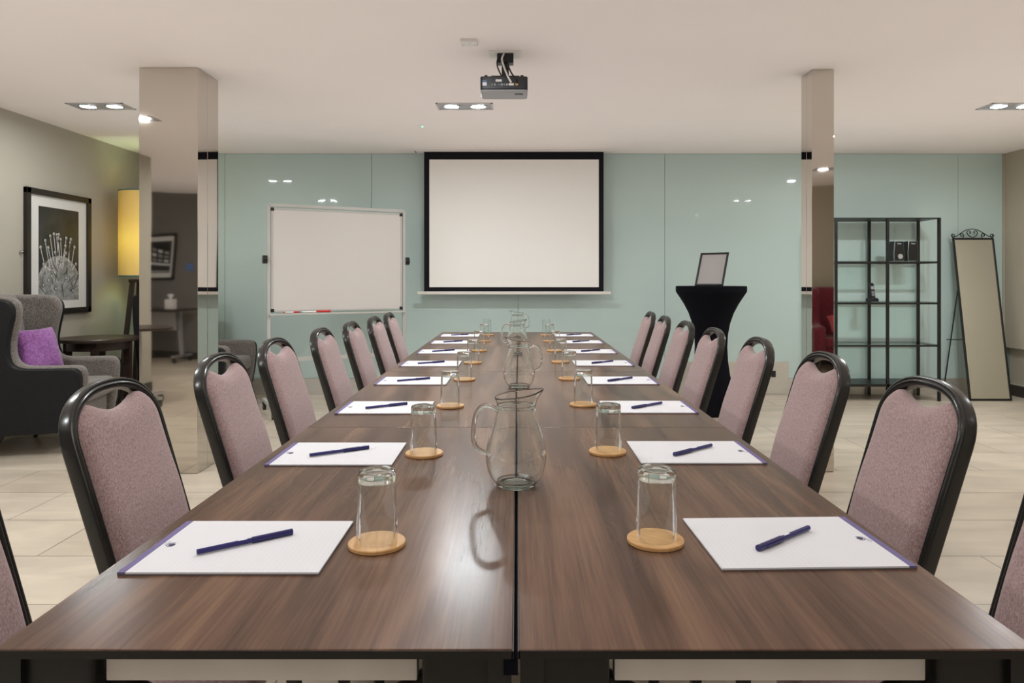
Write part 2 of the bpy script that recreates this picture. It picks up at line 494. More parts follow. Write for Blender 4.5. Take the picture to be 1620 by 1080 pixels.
    def build(self, name, mats, parent=None, loc=None, rotz=0.0, angle=38.0, **props):
        bmesh.ops.recalc_face_normals(self.bm, faces=self.bm.faces)
        me = bpy.data.meshes.new(name)
        self.bm.to_mesh(me); self.bm.free()
        for mm in (mats if isinstance(mats, (list, tuple)) else [mats]):
            me.materials.append(mm)
        me.set_sharp_from_angle(angle=math.radians(angle))
        o = bpy.data.objects.new(name, me)
        COL.objects.link(o)
        wn = o.modifiers.new('weighted normals', 'WEIGHTED_NORMAL'); wn.keep_sharp = True
        if parent is not None:
            o.parent = parent
        if loc is not None:
            o.location = loc
        o.rotation_euler = (0, 0, rotz)
        for k, v in props.items():
            o[k] = v
        return o

def thing(name, label, cat, loc=(0, 0, 0), rotz=0.0, group=None):
    o = bpy.data.objects.new(name, None)
    o.empty_display_size = 0.1
    COL.objects.link(o)
    o.location = loc; o.rotation_euler = (0, 0, rotz)
    o['label'] = label; o['category'] = cat
    if group:
        o['group'] = group
    return o

def tag(o, label, cat, group=None):
    o['label'] = label; o['category'] = cat
    if group:
        o['group'] = group
    return o

def dup(root, loc, rotz, label, parent=None):
    c = root.copy(); COL.objects.link(c)
    if parent is not None:
        c.parent = parent
    else:
        c.location = loc; c.rotation_euler = (0, 0, rotz); c['label'] = label
    for ch in list(root.children):
        dup(ch, None, None, None, c)
    return c

def struct(o):
    o['kind'] = 'structure'
    return o

def spline(pts, n=8, closed=False):
    """Catmull-Rom through 2D/3D points"""
    pts = [Vector(p) for p in pts]
    N = len(pts); out = []
    rng = N if closed else N - 1
    for i in range(rng):
        if closed:
            p0, p1, p2, p3 = pts[i - 1], pts[i], pts[(i + 1) % N], pts[(i + 2) % N]
        else:
            p1, p2 = pts[i], pts[i + 1]
            p0 = pts[i - 1] if i else p1 * 2 - p2
            p3 = pts[i + 2] if i + 2 < N else p2 * 2 - p1
        for k in range(n):
            t = k / n
            out.append(0.5 * ((2 * p1) + (p2 - p0) * t + (2 * p0 - 5 * p1 + 4 * p2 - p3) * t * t + (3 * p1 - 3 * p2 + p3 - p0) * t ** 3))
    if not closed:
        out.append(pts[-1])
    return out

ORD = ['first', 'second', 'third', 'fourth', 'fifth', 'sixth', 'seventh', 'eighth']

# ------------------------------------------------------------------ the room
REAR = -1.9
LFAR = -6.4
struct(MB().quad([(LFAR, REAR, 0), (RIGHT + .2, REAR, 0), (RIGHT + .2, BACK + .1, 0), (LFAR, BACK + .1, 0)]).build('floor', M['tile']))
struct(MB().box(LFAR - .1, RIGHT + .3, REAR - .1, BACK + .2, CEIL, CEIL + .1).build('ceiling', M['plaster']))
struct(MB().box(LEFT - .12, LEFT, 1.07, BACK + .1, 0, CEIL).build('wall_left', M['wall_beige']))
struct(MB().box(LFAR, LEFT - .12, 1.07, 1.19, 0, CEIL).build('wall_alcove', M['wall_beige']))
struct(MB().box(LFAR - .1, LFAR, REAR, 1.19, 0, CEIL).build('wall_far_left', M['wall_grey']))
struct(MB().box(LFAR, 1.2, REAR - .1, REAR, 0, CEIL).build('wall_front', M['wall_grey']))
struct(MB().box(1.2, RIGHT, REAR - .1, -1.0, 0, CEIL).build('wall_front_right', M['wall_taupe']))
wr = struct(MB().box(RIGHT, RIGHT + .2, 6.42, BACK + .1, 0.48, CEIL).build('wall_right', M['wall_taupe']))
MB().box(RIGHT, RIGHT + .2, -1.0, 6.42, 0.0, CEIL).build('near_wall', M['wall_taupe'], wr)
MB().box(RIGHT + .06, RIGHT + .2, 6.42, BACK + .1, 0.0, 0.48).build('lower_wall', M['wall_taupe'], wr)
bs = struct(MB().box(RIGHT + .035, RIGHT + .06, 6.42, BACK - .02, 0.0, 0.11).build('baseboard_right', M['dark_skirt']))
MB().box(RIGHT + .03, RIGHT + .06, 6.42, BACK - .02, 0.11, 0.118).build('cap_strip', M['brushed'], bs)
struct(MB().box(LEFT, LEFT + .012, 1.07, BACK - .02, 0, 0.10).build('baseboard_left', M['dark_skirt']))
struct(MB().box(LFAR, 1.2, REAR, REAR + .012, 0, 0.10).build('baseboard_front', M['dark_skirt']))
struct(MB().box(1.2, RIGHT, -1.0, -.988, 0, 0.10).build('baseboard_front_right', M['dark_skirt']))
wb = struct(MB().box(LEFT - .12, RIGHT + .2, BACK + .012, BACK + .12, 0, CEIL).build('wall_back', M['gap']))
edges = [LEFT + .003, -2.955, -1.472, 0.011, 1.494, 2.977, 4.46, RIGHT - .02]
for i in range(7):
    lo = 0.165
    p = MB().box(edges[i] + .0015, edges[i + 1] - .0015, BACK, BACK + .012, lo, CEIL - .002, bev=.0012, seg=1).build('glass_panel', M['panel'], wb)
struct(MB().box(RIGHT - .018, RIGHT - .001, BACK - .004, BACK + .012, 0.0, CEIL - .002).build('trim_1', M['wall_taupe']))
struct(MB().box(LEFT, RIGHT, BACK - .010, BACK + .012, 0.0, 0.163, bev=.002, seg=1).build('baseboard_back', M['brushed']))
sp = struct(MB().box(1.64, 2.74, BACK - .016, BACK - .0005, 0.012, 0.335, bev=.002, seg=1).build('trim_2', M['brushed']))

# two columns clad in polished steel
def column(x0, x1, y0, ym, y1, name='column'):
    o = struct(MB().box(x0 + .004, x1 - .004, y0 + .004, y1 - .004, 0, CEIL).build(name, M['black_metal']))
    MB().box(x0, x1, y0, ym - .0015, 0.002, CEIL - .001, bev=.0015, seg=1).build('front_cladding', M['mirror_steel'], o)
    MB().box(x0, x1, ym + .0015, y1, 0.002, CEIL - .001, bev=.0015, seg=1).build('rear_cladding', M['mirror_steel'], o)
    return o
column(-2.264, -1.913, 4.165, 4.297, 4.452)
column(1.783, 1.917, 4.205, 4.283, 4.362)

# ------------------------------------------------------------------ conference tables
def make_table():
    t = thing('folding_table', '', 'table', group='folding tables pushed together as one conference table')
    # local: x across 0.598, y along 1.2, origin at centre on the floor
    hx, hy = 0.2985, 0.5984
    MB().box(-hx, hx, -hy, hy, TOP - .0100, TOP, bev=.0012, seg=1).build('tabletop', M['walnut'], t)
    e = MB()
    for s in (-1, 1):
        e.box(s * hx - .0012, s * hx + .0012, -hy - .0012, hy + .0012, TOP - .0106, TOP - .0016)
        e.box(-hx, hx, s * hy - .0012, s * hy + .0012, TOP - .0106, TOP - .0016)
    e.build('edge_band', M['edge'], t)
    for s in (-1, 1):
        MB().box(s * .283 - .0135, s * .283 + .0135, -hy + .004, hy - .004, TOP - .075, TOP - .0105).build('side_rail', M['black_metal'], t)  # black rails added under the long edges to darken the seam between tables
        y = s * (hy - .035)
        MB().box(-.185, .185, y - .008, y + .008, TOP - .052, TOP - .0108, bev=.002).build('end_rail', M['cream'], t)
        for q in (-1, 1):
            x = q * .236
            g = s * (hy - .012)
            MB().box(x - .044, x + .044, min(g, g - s * .10), max(g, g - s * .10), TOP - .075, TOP - .0108, bev=.006).build('leg_bracket', M['black_metal'], t)
            l = MB().tube([(q * .08, g - s * .05, 0.02), (q * .08, g - s * .05, .56), (q * .115, g - s * .05, .625), (q * .21, g - s * .05, TOP - .06)], .015, 14).build('leg', M['black_metal'], t)
            MB().cyl((q * .08, g - s * .05, 0.0), (q * .08, g - s * .05, 0.022), .020, 16).build('foot', M['black_plastic'], l)
    return t
tb = make_table()
k = 0
for j in range(4):
    for s, side in ((-1, 'left'), (1, 'right')):
        lab = f'walnut laminate folding table with black edge, {ORD[j]} from the camera in the {side} row'
        loc = (-0.3035 if s < 0 else 0.2995 + .001, 0.797 + 0.6 + 1.2 * j, 0)
        if k == 0:
            tb.location = loc; tb['label'] = lab
        else:
            dup(tb, loc, 0, lab)
        k += 1

for o in [o for o in bpy.data.objects if o.name.startswith('folding_table') and o.location.x < 0]:
    MB().box(.288, .3045, -.598, .598, TOP - .03, TOP - .0112).build('seam_shade_strip', M['black_cloth'], o)  # black strip added below the seam, stands in for the shade in the gap
# ------------------------------------------------------------------ banquet chairs
LEAN = 0.30
def make_chair():
    t = thing('banquet_chair', '', 'chair', group='mauve banquet chairs along the conference table')
    nv = Vector((1, 0, LEAN)).normalized()          # normal of the back, pointing to the table
    upv = Vector((-LEAN, 0, 1)).normalized()
    def bp(u, z, off=0.0):                          # u across (y), z true height
        # slight forward curve of the lower back
        return Vector((-LEAN * (z - .46), u, z)) + nv * off
    hw, zs, rise = 0.176, 0.785, 0.118
    path = []
    for z in (0.40, 0.46, 0.52, 0.58, 0.64, 0.70, 0.75):
        path.append(bp(hw - .004 * (zs - z) / .3, z))
    n = 26
    for i in range(n + 1):
        a = PI * i / n
        ex = 2 / 2.35
        cu, sv = math.cos(a), math.sin(a)
        path.append(bp(hw * math.copysign(abs(cu) ** ex, cu), zs + rise * abs(sv) ** ex))
    for z in (0.75, 0.70, 0.64, 0.58, 0.52, 0.46, 0.40):
        path.append(bp(-hw + .004 * (zs - z) / .3, z))
    # ridged tube profile: a in the plane of the back (+ = inside), b along its normal
    pf = []
    W, D = .0135, .0175
    raw = [(-W, -D * .6), (-W * .75, -D * .95), (W * .75, -D * .95), (W, -D * .6), (W, D * .55),
           (W * .82, D * .82), (W * .55, D * .86), (W * .36, D * .66), (W * .14, D * .92), (-W * .14, D * .98), (-W * .36, D * .70), (-W * .55, D * .88), (-W * .85, D * .80), (-W, D * .5),
           (-W * .86, D * .25), (-W, 0.0), (-W * .86, -D * .25)]
    MB().sweep(path, raw, up=nv).build('back_frame', M['frame_black'], t, angle=50)
    # upholstered pad
    ai = hw - .010
    zt = zs + rise - .012
    def arch(u):
        q = min(1.0, abs(u) / ai)
        return zs + (rise - .012) * (1 - q ** 2.35) ** (1 / 2.35)
    def top(u):
        q = u / ai
        d = zt - .047 + .075 * abs(q) ** 1.9
        a_ = arch(u) - .001
        kk = .012
        h = max(0, min(1, .5 + .5 * (d - a_) / kk))
        return a_ * h + d * (1 - h) - kk * h * (1 - h)
    m = MB(); bm = m.bm
    NU, NV = 28, 26
    z0 = 0.43
    F, B = [], []
    for j in range(NV + 1):
        v = j / NV
        rf, rb = [], []
        for i in range(NU + 1):
            u0 = -1 + 2 * i / NU
            u0 = math.copysign(1 - (1 - abs(u0)) ** 1.35, u0)
            vv = 1 - (1 - v) ** 1.6
            u = u0 * ai * (1 - .0)
            # narrow the pad where the arch closes in
            z = z0 + (top(u * .985) - z0) * vv
            e = min(1.0, (1 - abs(u0)) / .22); e2 = min(1.0, (top(u * .985) - z) / .05)
            fall = math.sqrt(max(0, 1 - (1 - e) ** 2)) * math.sqrt(max(0, 1 - (1 - e2) ** 2))
            lower = .006 * math.exp(-((z - .60) / .10) ** 2)
            rf.append(bm.verts.new(bp(u, z, .004 + (.024 + .007 * (1 - u0 * u0) + lower) * fall)))
            rb.append(bm.verts.new(bp(u, z, -.004 - .010 * fall)))
        F.append(rf); B.append(rb)
    def fc(vs):
        try:
            f = bm.faces.new(vs); f.smooth = True
        except ValueError:
            pass
    for j in range(NV):
        for i in range(NU):
            fc([F[j][i], F[j][i + 1], F[j + 1][i + 1], F[j + 1][i]])
            fc([B[j][i + 1], B[j][i], B[j + 1][i], B[j + 1][i + 1]])
        for i, s in ((0, 0), (NU, 1)):
            fc([F[j][i], F[j + 1][i], B[j + 1][i], B[j][i]])
    for i in range(NU):
        fc([F[NV][i], F[NV][i + 1], B[NV][i + 1], B[NV][i]])
        fc([F[0][i + 1], F[0][i], B[0][i], B[0][i + 1]])
    m.build('backrest', M['mauve'], t, angle=75)
    # seat
    pts = spline([(-.01, -.19), (.20, -.198), (.40, -.20), (.435, -.14), (.445, 0), (.435, .14), (.40, .20), (.20, .198), (-.01, .19), (-.02, 0)], 4, True)
    MB().prism([(p[0], p[1]) for p in pts], lambda u, v, t_: Vector((u, v, t_)), .415, .475, bev=.022, seg=4).build('seat', M['mauve'], t, angle=60)
    fr = MB()
    for s in (-1, 1):
        fr.bar((-.01, s * .180, .405), (.42, s * .180, .405), .022, .026)
    fr.bar((.40, -.18, .402), (.40, .18, .402), .022, .022)
    fr.build('seat_frame', M['frame_black'], t)
    for s in (-1, 1):
        l = MB().sweep([Vector((.012, s * .173, .44)), Vector((-.012, s * .175, .30)), Vector((-.055, s * .178, .13)), Vector((-.095, s * .180, .012))], [(-.012, -.014), (.012, -.014), (.012, .014), (-.012, .014)], up=(1, 0, .2)).build('rear_leg', M['frame_black'], t)
        MB().box(-.112, -.080, s * .180 - .015, s * .180 + .015, 0, .02, bev=.003).build('foot', M['black_plastic'], l)
        l = MB().sweep([Vector((.39, s * .178, .41)), Vector((.405, s * .180, .2)), Vector((.42, s * .182, .012))], [(-.012, -.013), (.012, -.013), (.012, .013), (-.012, .013)], up=(1, 0, 0)).build('front_leg', M['frame_black'], t)
        MB().box(.404, .436, s * .182 - .015, s * .182 + .015, 0, .02, bev=.003).build('foot', M['black_plastic'], l)
    return t
ch = make_chair()
LC = [(1.10, .889), (1.72, .889), (2.33, .874), (2.94, .901), (3.565, .879), (4.11, .856), (4.69, .839), (5.22, .836)]
RC = [(1.17, .913), (1.75, .913), (2.37, .925), (2.98, .911), (3.565, .885), (4.16, .8855), (4.75, .882), (5.36, .902)]
k = 0
for side, L in (('left', LC), ('right', RC)):
    for j, (y, x) in enumerate(L):
        lab = f'mauve upholstered banquet chair with black frame, {ORD[j]} from the camera on the {side} side'
        loc = (-x if side == 'left' else x, y, 0)
        rz = (0 if side == 'left' else PI) + random.uniform(-.02, .02)
        if k == 0:
            ch.location = loc; ch.rotation_euler = (0, 0, rz); ch['label'] = lab
        else:
            dup(ch, loc, rz, lab)
        k += 1

# ------------------------------------------------------------------ notepads, pens, coasters, tumblers, jugs
PT = .0045                                           # pad thickness
def make_pad():
    t = thing('notepad', '', 'notepad', group='notepads laid along the conference table')
    hx, hy = .1445, .106
    MB().box(-hx, hx, -hy, hy, 0.0, .0020).build('backing_card', M['board_grey'], t)
    MB().box(-hx + .0115, hx, -hy, hy, .0020, PT).build('paper', M['paper'], t)
    MB().box(-hx, -hx + .0115, -hy, hy, .0020, PT).build('binding', M['purple_band'], t)
    lg = MB()
    lg.cyl((-.117, -.003, PT - .0003), (-.117, -.003, PT + .0003), .0052, 18, 0)
    ring = [(-.117 + .0078 * math.cos(a), -.003 + .0078 * math.sin(a), PT + .0001) for a in [PI * (.35 + 1.3 * i / 12) for i in range(13)]]
    lg.sweep(ring, [(-.0006, -.0002), (.0006, -.0002), (.0006, .0002), (-.0006, .0002)], 0, up=(0, 0, 1))
    for q, l in ((0, .013), (1, .018), (2, .009)):
        lg.box(-.1255 - q * .0028, -.1242 - q * .0028, -l / 2 + .004, l / 2 + .004, PT - .0002, PT + .0002, 1)
    lg.build('logo', [M['logo_dark'], M['logo_grey']], t)
    return t
def make_pen():
    t = thing('pen', '', 'pen', group='navy pens lying on the notepads')
    r = .0044
    z = r + .0006
    MB().cyl((-.072, 0, z), (.012, 0, z), r * .92, 14).build('barrel', M['pen'], t)
    cp = MB().cyl((.010, 0, z), (.074, 0, z), r * 1.14, 14).build('cap', M['pen_cap'], t)
    MB().box(.014, .056, r * .55, r * 1.45, z - .0015, z + .0015, bev=.0006, seg=1).build('clip', M['pen_cap'], cp)
    MB().box(-.012, .002, -.0018, .0018, z + r * .84, z + r * .955).build('print', M['white_ink'], t)
    return t
def make_coaster():
    m = MB().lathe([(0, 0), (.0435, 0), (.0455, .0012), (.0455, .0058), (.044, .007), (0, .007)], 48)
    o = m.build('coaster', M['bamboo'])
    return tag(o, '', 'coaster', 'round bamboo coasters under the tumblers')
def make_tumbler():
    t = thing('tumbler', '', 'glass', group='upturned glass tumblers along the table')
    H = .113
    out = [(.0322, .0), (.0326, .0015), (.0324, .02), (.0314, .06), (.0306, .09), (.0303, .107), (.029, .1115), (.026, H), (0, H)]
    wl = [(.0308, .0012), (.0315, 0)] + out[:-4] + [(.0303, .0953)] + [(.0278, .0953), (.0286, .088), (.0296, .06), (.0306, .02)]
    MB().lathe(wl, 48, closed=True).build('wall', M['glass_wall'], t)
    MB().lathe([(0, .0962), (.020, .0962), (.0262, .0956), (.0302, .0956), (.0303, .107), (.029, .1115), (.026, H), (.018, H - .0012), (0, H - .0018)], 48).build('thick_base', M['glass_solid'], t)
    return t
pad = make_pad(); pen = make_pen(); coa = make_coaster(); tum = make_tumbler()
GYL = [1.112, 1.685, 2.315, 2.93, 3.52, 4.11, 4.74, 5.27]
GYR = [1.125, 1.703, 2.343, 2.955, 3.555, 4.11, 4.746, 5.26]
PYL = [1.104, 1.685, 2.29, 2.89, 3.48, 4.06, 4.66, 5.22]
PYR = [1.122, 1.70, 2.30, 2.90, 3.50, 4.07, 4.68, 5.24]
k = 0
for side, s, G, P in (('left', -1, GYL, PYL), ('right', 1, GYR, PYR)):
    for j in range(8):
        rr = random.uniform
        gx, gy = s * (.2235 + rr(-.002, .002)), G[j]
        px_, py_ = s * .4295, P[j]
        rot = 0 if s < 0 else PI
        if s > 0 and j == 0:
            rot += .03; px_ = .4395
        labs = (f'white notepad with purple edge, {ORD[j]} from the camera on the {side} side',
                f'navy blue capped pen on the {ORD[j]} notepad from the camera, {side} side',
                f'round bamboo coaster under the {ORD[j]} tumbler from the camera, {side} side',
                f'upturned clear tumbler on a coaster, {ORD[j]} from the camera on the {side} side')
        a = math.radians((34 if s < 0 else 38) + rr(-2.5, 2.5)) + (0 if s < 0 else PI)
        pc = (-.4300 if s < 0 else .4310, py_ - .002, TOP + PT)
        L = [(pad, (px_, py_, TOP), rot), (pen, pc, a), (coa, (gx, gy, TOP), rr(0, 3)), (tum, (gx + rr(-.002, .002), gy + rr(-.002, .002), TOP + .007), rr(0, 3))]
        for (o, loc, rz), lab in zip(L, labs):
            if k == 0:
                o.location = loc; o.rotation_euler = (0, 0, rz); o['label'] = lab
            else:
                dup(o, loc, rz, lab)
        k += 1

def make_jug():
    t = thing('glass_jug', '', 'jug', group='glass water jugs down the middle of the table')
    def sp_fn(p, a, r, z):
        if z > .158:
            q = (z - .158) / .04
            c = max(0.0, math.cos(a))
            p.x += .013 * (c ** 7) * q ** 1.4
            p.z += (.006 * math.cos(a) + .005 * c ** 6) * q
        return p
    out = [tuple(p)[:2] for p in spline([(.0375, .0, 0), (.0430, .007, 0), (.0545, .0235, 0), (.0612, .047, 0), (.0625, .071, 0), (.0582, .097, 0), (.0500, .126, 0), (.0425, .152, 0), (.0385, .170, 0), (.0392, .180, 0), (.0425, .190, 0), (.0450, .1975, 0)], 3)]
    inn = [(r - .0026, z + (.010 if z < .004 else .0)) for r, z in out]
    MB().lathe(out + [(.0440, .1990)] + inn[::-1], 56, fn=sp_fn, closed=True).build('body', M['glass'], t)
    MB().lathe([(0, 0.0035), (.024, .0025), (.030, 0), (.0340, 0), (.0345, .004), (.0345, .0085), (.028, .007), (0, .0085)], 48).build('thick_base', M['glass_solid'], t)
    MB().lathe([(.0375, .170), (.0388, .1685), (.0405, .171), (.0405, .175), (.0390, .1765), (.0377, .175)], 56, closed=True).build('neck_ring', M['glass_solid'], t)
    hp = spline([(-.037, 0, .164), (-.054, 0, .174), (-.071, 0, .173), (-.083, 0, .156), (-.088, 0, .128), (-.0885, 0, .104), (-.083, 0, .086), (-.073, 0, .077), (-.060, 0, .071)], 6)
    MB().sweep(hp, [(.0052 * math.cos(q), .0068 * math.sin(q)) for q in [2 * PI * i / 14 for i in range(14)]], up=(0, 1, 0)).build('handle', M['glass_solid'], t)
    return t
jug = make_jug()
jug.scale = (1, 1, .945)
JUGS = [(-.002, 1.436, 0.12, 'first'), (.008, 2.735, PI - .15, 'second'), (0, 3.94, .2, 'third'), (.002, 5.04, PI - .2, 'fourth')]
for i, (x, y, rz, od) in enumerate(JUGS):
    lab = f'clear glass water jug with handle towards the {"left" if i % 2 == 0 else "right"}, {od} from the camera'
    if i == 0:
        jug.location = (x, y, TOP); jug.rotation_euler = (0, 0, rz); jug['label'] = lab
    else:
        dup(jug, (x, y, TOP), rz, lab)

# ------------------------------------------------------------------ projection screen
t = thing('projection_screen', 'white pull-down projection screen with black border on the far wall', 'screen', (0, 6.86, 0))
X0, X1 = -.917, .854
Zb = 1.045
MB().box(X0, X1, -.001, .001, Zb, CEIL - .012).build('screen_border', M['screen_black'], t)
MB().box(X0 + .052, X1 - .048, -.0022, -.0012, 1.087, 2.345).build('screen_fabric', M['screen_white'], t)
MB().box(-.985, .925, -.014, .014, Zb - .030, Zb, bev=.004).build('bottom_bar', M['white_frame'], t)
MB().box(-1.0, .935, -.045, .045, CEIL - .014, CEIL, bev=.003).build('cassette', M['white_plastic'], t)
MB().cyl((-1.008, 0, CEIL - .010), (-.99, 0, CEIL - .010), .010, 14).build('motor_cap', M['black_plastic'], t)

# ------------------------------------------------------------------ projector on the ceiling
t = thing('projector', 'black and grey ceiling-mounted video projector on a bracket', 'projector', (-.072, 3.83, 2.20))
# body: a rounded slab hanging upside down; rear (ports) faces the camera
def slab(x0, x1, y0, y1, z0, z1, r, bev):
    pts = []
    for cx, cy, a0 in ((x1 - r, y1 - r, 0), (x0 + r, y1 - r, 90), (x0 + r, y0 + r, 180), (x1 - r, y0 + r, 270)):
        for i in range(5):
            a = math.radians(a0 + i * 22.5); pts.append((cx + r * math.cos(a), cy + r * math.sin(a)))
    return MB().prism(pts, lambda u, v, q: Vector((u, v, q)), z0, z1, bev=bev, seg=3)
slab(-.130, .130, 0, .165, -.004, .014, .02, .008).build('lower_shell', M['grey_plastic'], t)
slab(-.131, .131, -.003, .165, .010, .082, .016, .004).build('rear_housing', M['black_plastic'], t)
MB().cyl((.07, .16, .045), (.07, .195, .045), .032, 24).build('lens_barrel', M['black_plastic'], t)
pp = MB()
for x, r in ((-.065, .004), (-.050, .0055), (-.028, .0035), (-.012, .0065), (.002, .004), (.016, .0065)):
    pp.cyl((x, -.0050, .036), (x, -.0028, .036), r, 14, 0)
pp.box(.026, .054, -.0055, -.003, .031, .043, 1)
pp.cyl((.070, -.0060, .038), (.070, -.0028, .038), .008, 14, 2)
pp.build('port_panel', [M['grey_plastic'], M['white_plastic'], M['bamboo']], t)
MB().box(-.046, -.012, -.0045, -.003, .052, .064).build('rating_label', M['white_plastic'], t)
st = MB().box(-.118, -.095, -.0045, -.003, .030, .048, 0); st.box(-.118, -.097, -.0045, -.003, .050, .060, 1)
st.build('sticker', [M['white_ink'], M['blue']], t)
MB().box(.060, .105, .03, .06, -.0055, -.003).build('vent', M['black_metal'], t)
for x in (-.10, .10):
    MB().cyl((x, .02, .080), (x, .02, .092), .009, 14).build('mounting_boss', M['black_plastic'], t)
br = MB(); br.box(-.072, .085, .035, .060, .090, .097, 0, .002); br.box(-.045, .05, .06, .15, .090, .096, 0, .002)
br.box(-.014, .026, .062, .098, .094, .178, 0, .003); br.box(-.040, .052, .050, .112, .174, .226, 0, .003)
br.build('mount_bracket', M['black_metal'], t)
MB().box(-.085, .095, .03, .15, CEIL - 2.20 - .008, CEIL - 2.20, bev=.003).build('ceiling_plate', M['white_plastic'], t)
c1 = spline([(.0, .055, .228), (-.012, .035, .19), (-.004, .022, .15), (.014, .008, .10), (.028, -.012, .065), (.040, -.012, .045)], 6)
MB().tube(c1, .0055).build('white_cable', M['white_plastic'], t)
c2 = spline([(.010, .055, .228), (.020, .035, .185), (.026, .02, .14), (.045, .005, .095), (.066, -.016, .066), (.071, -.010, .040)], 6)
MB().tube(c2, .0045).build('black_cable', M['black_plastic'], t)
c3 = spline([(-.006, .055, .228), (-.035, .036, .19), (-.038, .03, .15), (-.022, .04, .11), (-.01, .05, .095)], 6)
MB().tube(c3, .004).build('power_cable', M['black_plastic'], t)

t = thing('ceiling_sensor', 'small white rectangular ceiling box nearest the camera, before the projector', 'sensor', (-.256, 3.71, CEIL))
MB().box(-.043, .043, -.040, .040, -.018, 0, bev=.003).build('housing', M['white_plastic'], t)
MB().ball((0, -.005, -.019), .009, sc=(1, 1, .6)).build('lens', M['white_ink'], t)
for s in (-1, 1):
    MB().cyl((s * .03, 0, -.0195), (s * .03, 0, -.0175), .003, 10).build('screw', M['grey_plastic'], t)
t = thing('smoke_detector', 'tiny ceiling detector with a glowing green light beyond the lamp', 'detector', (-.781, 5.73, CEIL))
MB().lathe([(0, -.012), (.022, -.012), (.034, -.004), (.035, 0), (0, 0)], 28).build('housing', M['plaster'], t)
MB().ball((0, 0, -.013), .008, sc=(1, 1, .5)).build('indicator', M['led'], t)

# ------------------------------------------------------------------ recessed twin downlights
def make_light():
    t = thing('ceiling_light', '', 'ceiling light', group='recessed twin spotlights')
    hx, hy = .205, .095
    f = MB()
    f.box(-hx, hx, -hy, -hy + .012, -.005, -.0005); f.box(-hx, hx, hy - .012, hy, -.005, -.0005)
    f.box(-hx, -hx + .012, -hy, hy, -.005, -.0005); f.box(hx - .012, hx, -hy, hy, -.005, -.0005)
    f.build('frame', M['silver'], t)
    MB().box(-hx + .01, hx - .01, -hy + .01, hy - .01, -.0022, -.0006).build('backplate', M['grey_plastic'], t)
    for s in (-1, 1):
        MB().lathe([(.050, -.003), (.064, -.003), (.066, -.007), (.060, -.010), (.052, -.0075)], 32, (s * .097, 0, 0), closed=True).build('gimbal_ring', M['steel_reflector'], t)
        l = MB().lathe([(0, -.0042), (.050, -.0042), (.050, -.0030), (0, -.0030)], 32, (s * .097, 0, 0)).build('lamp', M['left', 'far'], t)
    return t
lt = make_light()
LX = [(-3.05, 'left'), (-.382, 'middle'), (3.63, 'right')]
LYs = [(5.10, 'far'), (2.85, 'middle'), (.38, 'near')]
k = 0
for x, a in LX:
    for y, b in LYs:
        lab = f'recessed twin spotlight in the {a} row of the ceiling, the one {"above the table" if b=="middle" else ("nearest the glass wall" if b=="far" else "nearest the camera")}'
        if k == 0:
            lt.location = (x, y, CEIL); lt['label'] = lab
        else:
            c = dup(lt, (x, y, CEIL), 0, lab)
            for ch_ in c.children:
                if ch_.name.startswith('lamp'):
                    ch_.material_slots[0].link = 'OBJECT'
                    ch_.material_slots[0].material = M[a, b]
        k += 1

# ------------------------------------------------------------------ mobile whiteboard
WA = math.atan2(.57, 1.07)
t = thing('whiteboard', 'mobile whiteboard on a white wheeled stand before the glass wall', 'whiteboard', (-1.605, 6.275, 0), WA)
H = .606
MB().box(-H + .03, H - .03, -.010, .010, .895, 1.768).build('board', M['whiteboard'], t)
f = MB()
for s in (-1, 1):
    x = s * (H - .026)
    f.box(x - .008, x + .008, -.0135, .0135, .887, 1.776, 0, .002)
    f.box(-H + .018, H - .018, -.0135, .0135, (1.766 if s > 0 else .883), (1.780 if s > 0 else .897), 0, .002)
f.build('board_frame', M['stand_grey'], t)
for sx in (-1, 1):
    for z in (.894, 1.769):
        MB().box(sx * (H - .028) - .016, sx * (H - .028) + .016, -.0155, .0155, z - .015, z + .015, bev=.004).build('corner_cap', M['black_plastic'], t)
    x = sx * H
    MB().bar((x, 0, .075), (x, 0, 1.805), .026, .026, up=(0, 1, 0)).build('post', M['stand_grey'], t)
    k_ = MB().cyl((x + sx * .013, 0, 1.335), (x + sx * .05, 0, 1.335), .036, 24).build('pivot_knob', M['black_plastic'], t)
    MB().cyl((x - sx * .03, 0, 1.335), (x + sx * .013, 0, 1.335), .009, 12).build('spindle', M['stand_grey'], k_)
    ft = MB().bar((x, -.27, .09), (x, .27, .09), .032, .028).build('foot_bar', M['stand_grey'], t)
    for sy in (-1, 1):
        c = MB()
        c.cyl((x - .012, sy * .25, .033), (x + .012, sy * .25, .033), .033, 20)
        c.box(x - .018, x + .018, sy * .25 - .016, sy * .25 + .016, .055, .078, 0, .004)
        c.build('caster', M['black_plastic'], ft)
MB().bar((-H, 0, 1.805), (H, 0, 1.805), .026, .026).build('top_bar', M['stand_grey'], t)
MB().box(-H, H, -.046, .013, .852, .868, bev=.003).build('pen_tray', M['stand_grey'], t)
MB().bar((-H, 0, .465), (H, 0, .465), .020, .034).build('cross_bar', M['stand_grey'], t)
WM = Matrix.Translation((-1.605, 6.275, 0)) @ Matrix.Rotation(WA, 4, 'Z')
def marker(tc_, label, barrel, cap, tip, L=.134, r=.0075):
    p = WM @ Vector((-.606 + 1.212 * tc_, -.0295, .8703 + r))
    o = thing('marker_pen', label, 'marker', p, WA, 'marker pens on the whiteboard tray')
    MB().cyl((-L / 2 + .012, 0, 0), (L / 2 - .048, 0, 0), r * .93, 14).build('barrel', barrel, o)
    MB().cyl((L / 2 - .050, 0, 0), (L / 2, 0, 0), r, 14).build('cap', cap, o)
    MB().cyl((-L / 2, 0, 0), (-L / 2 + .024, 0, 0), r * .75, 12, r2=r * .95).build('end_plug', tip, o)
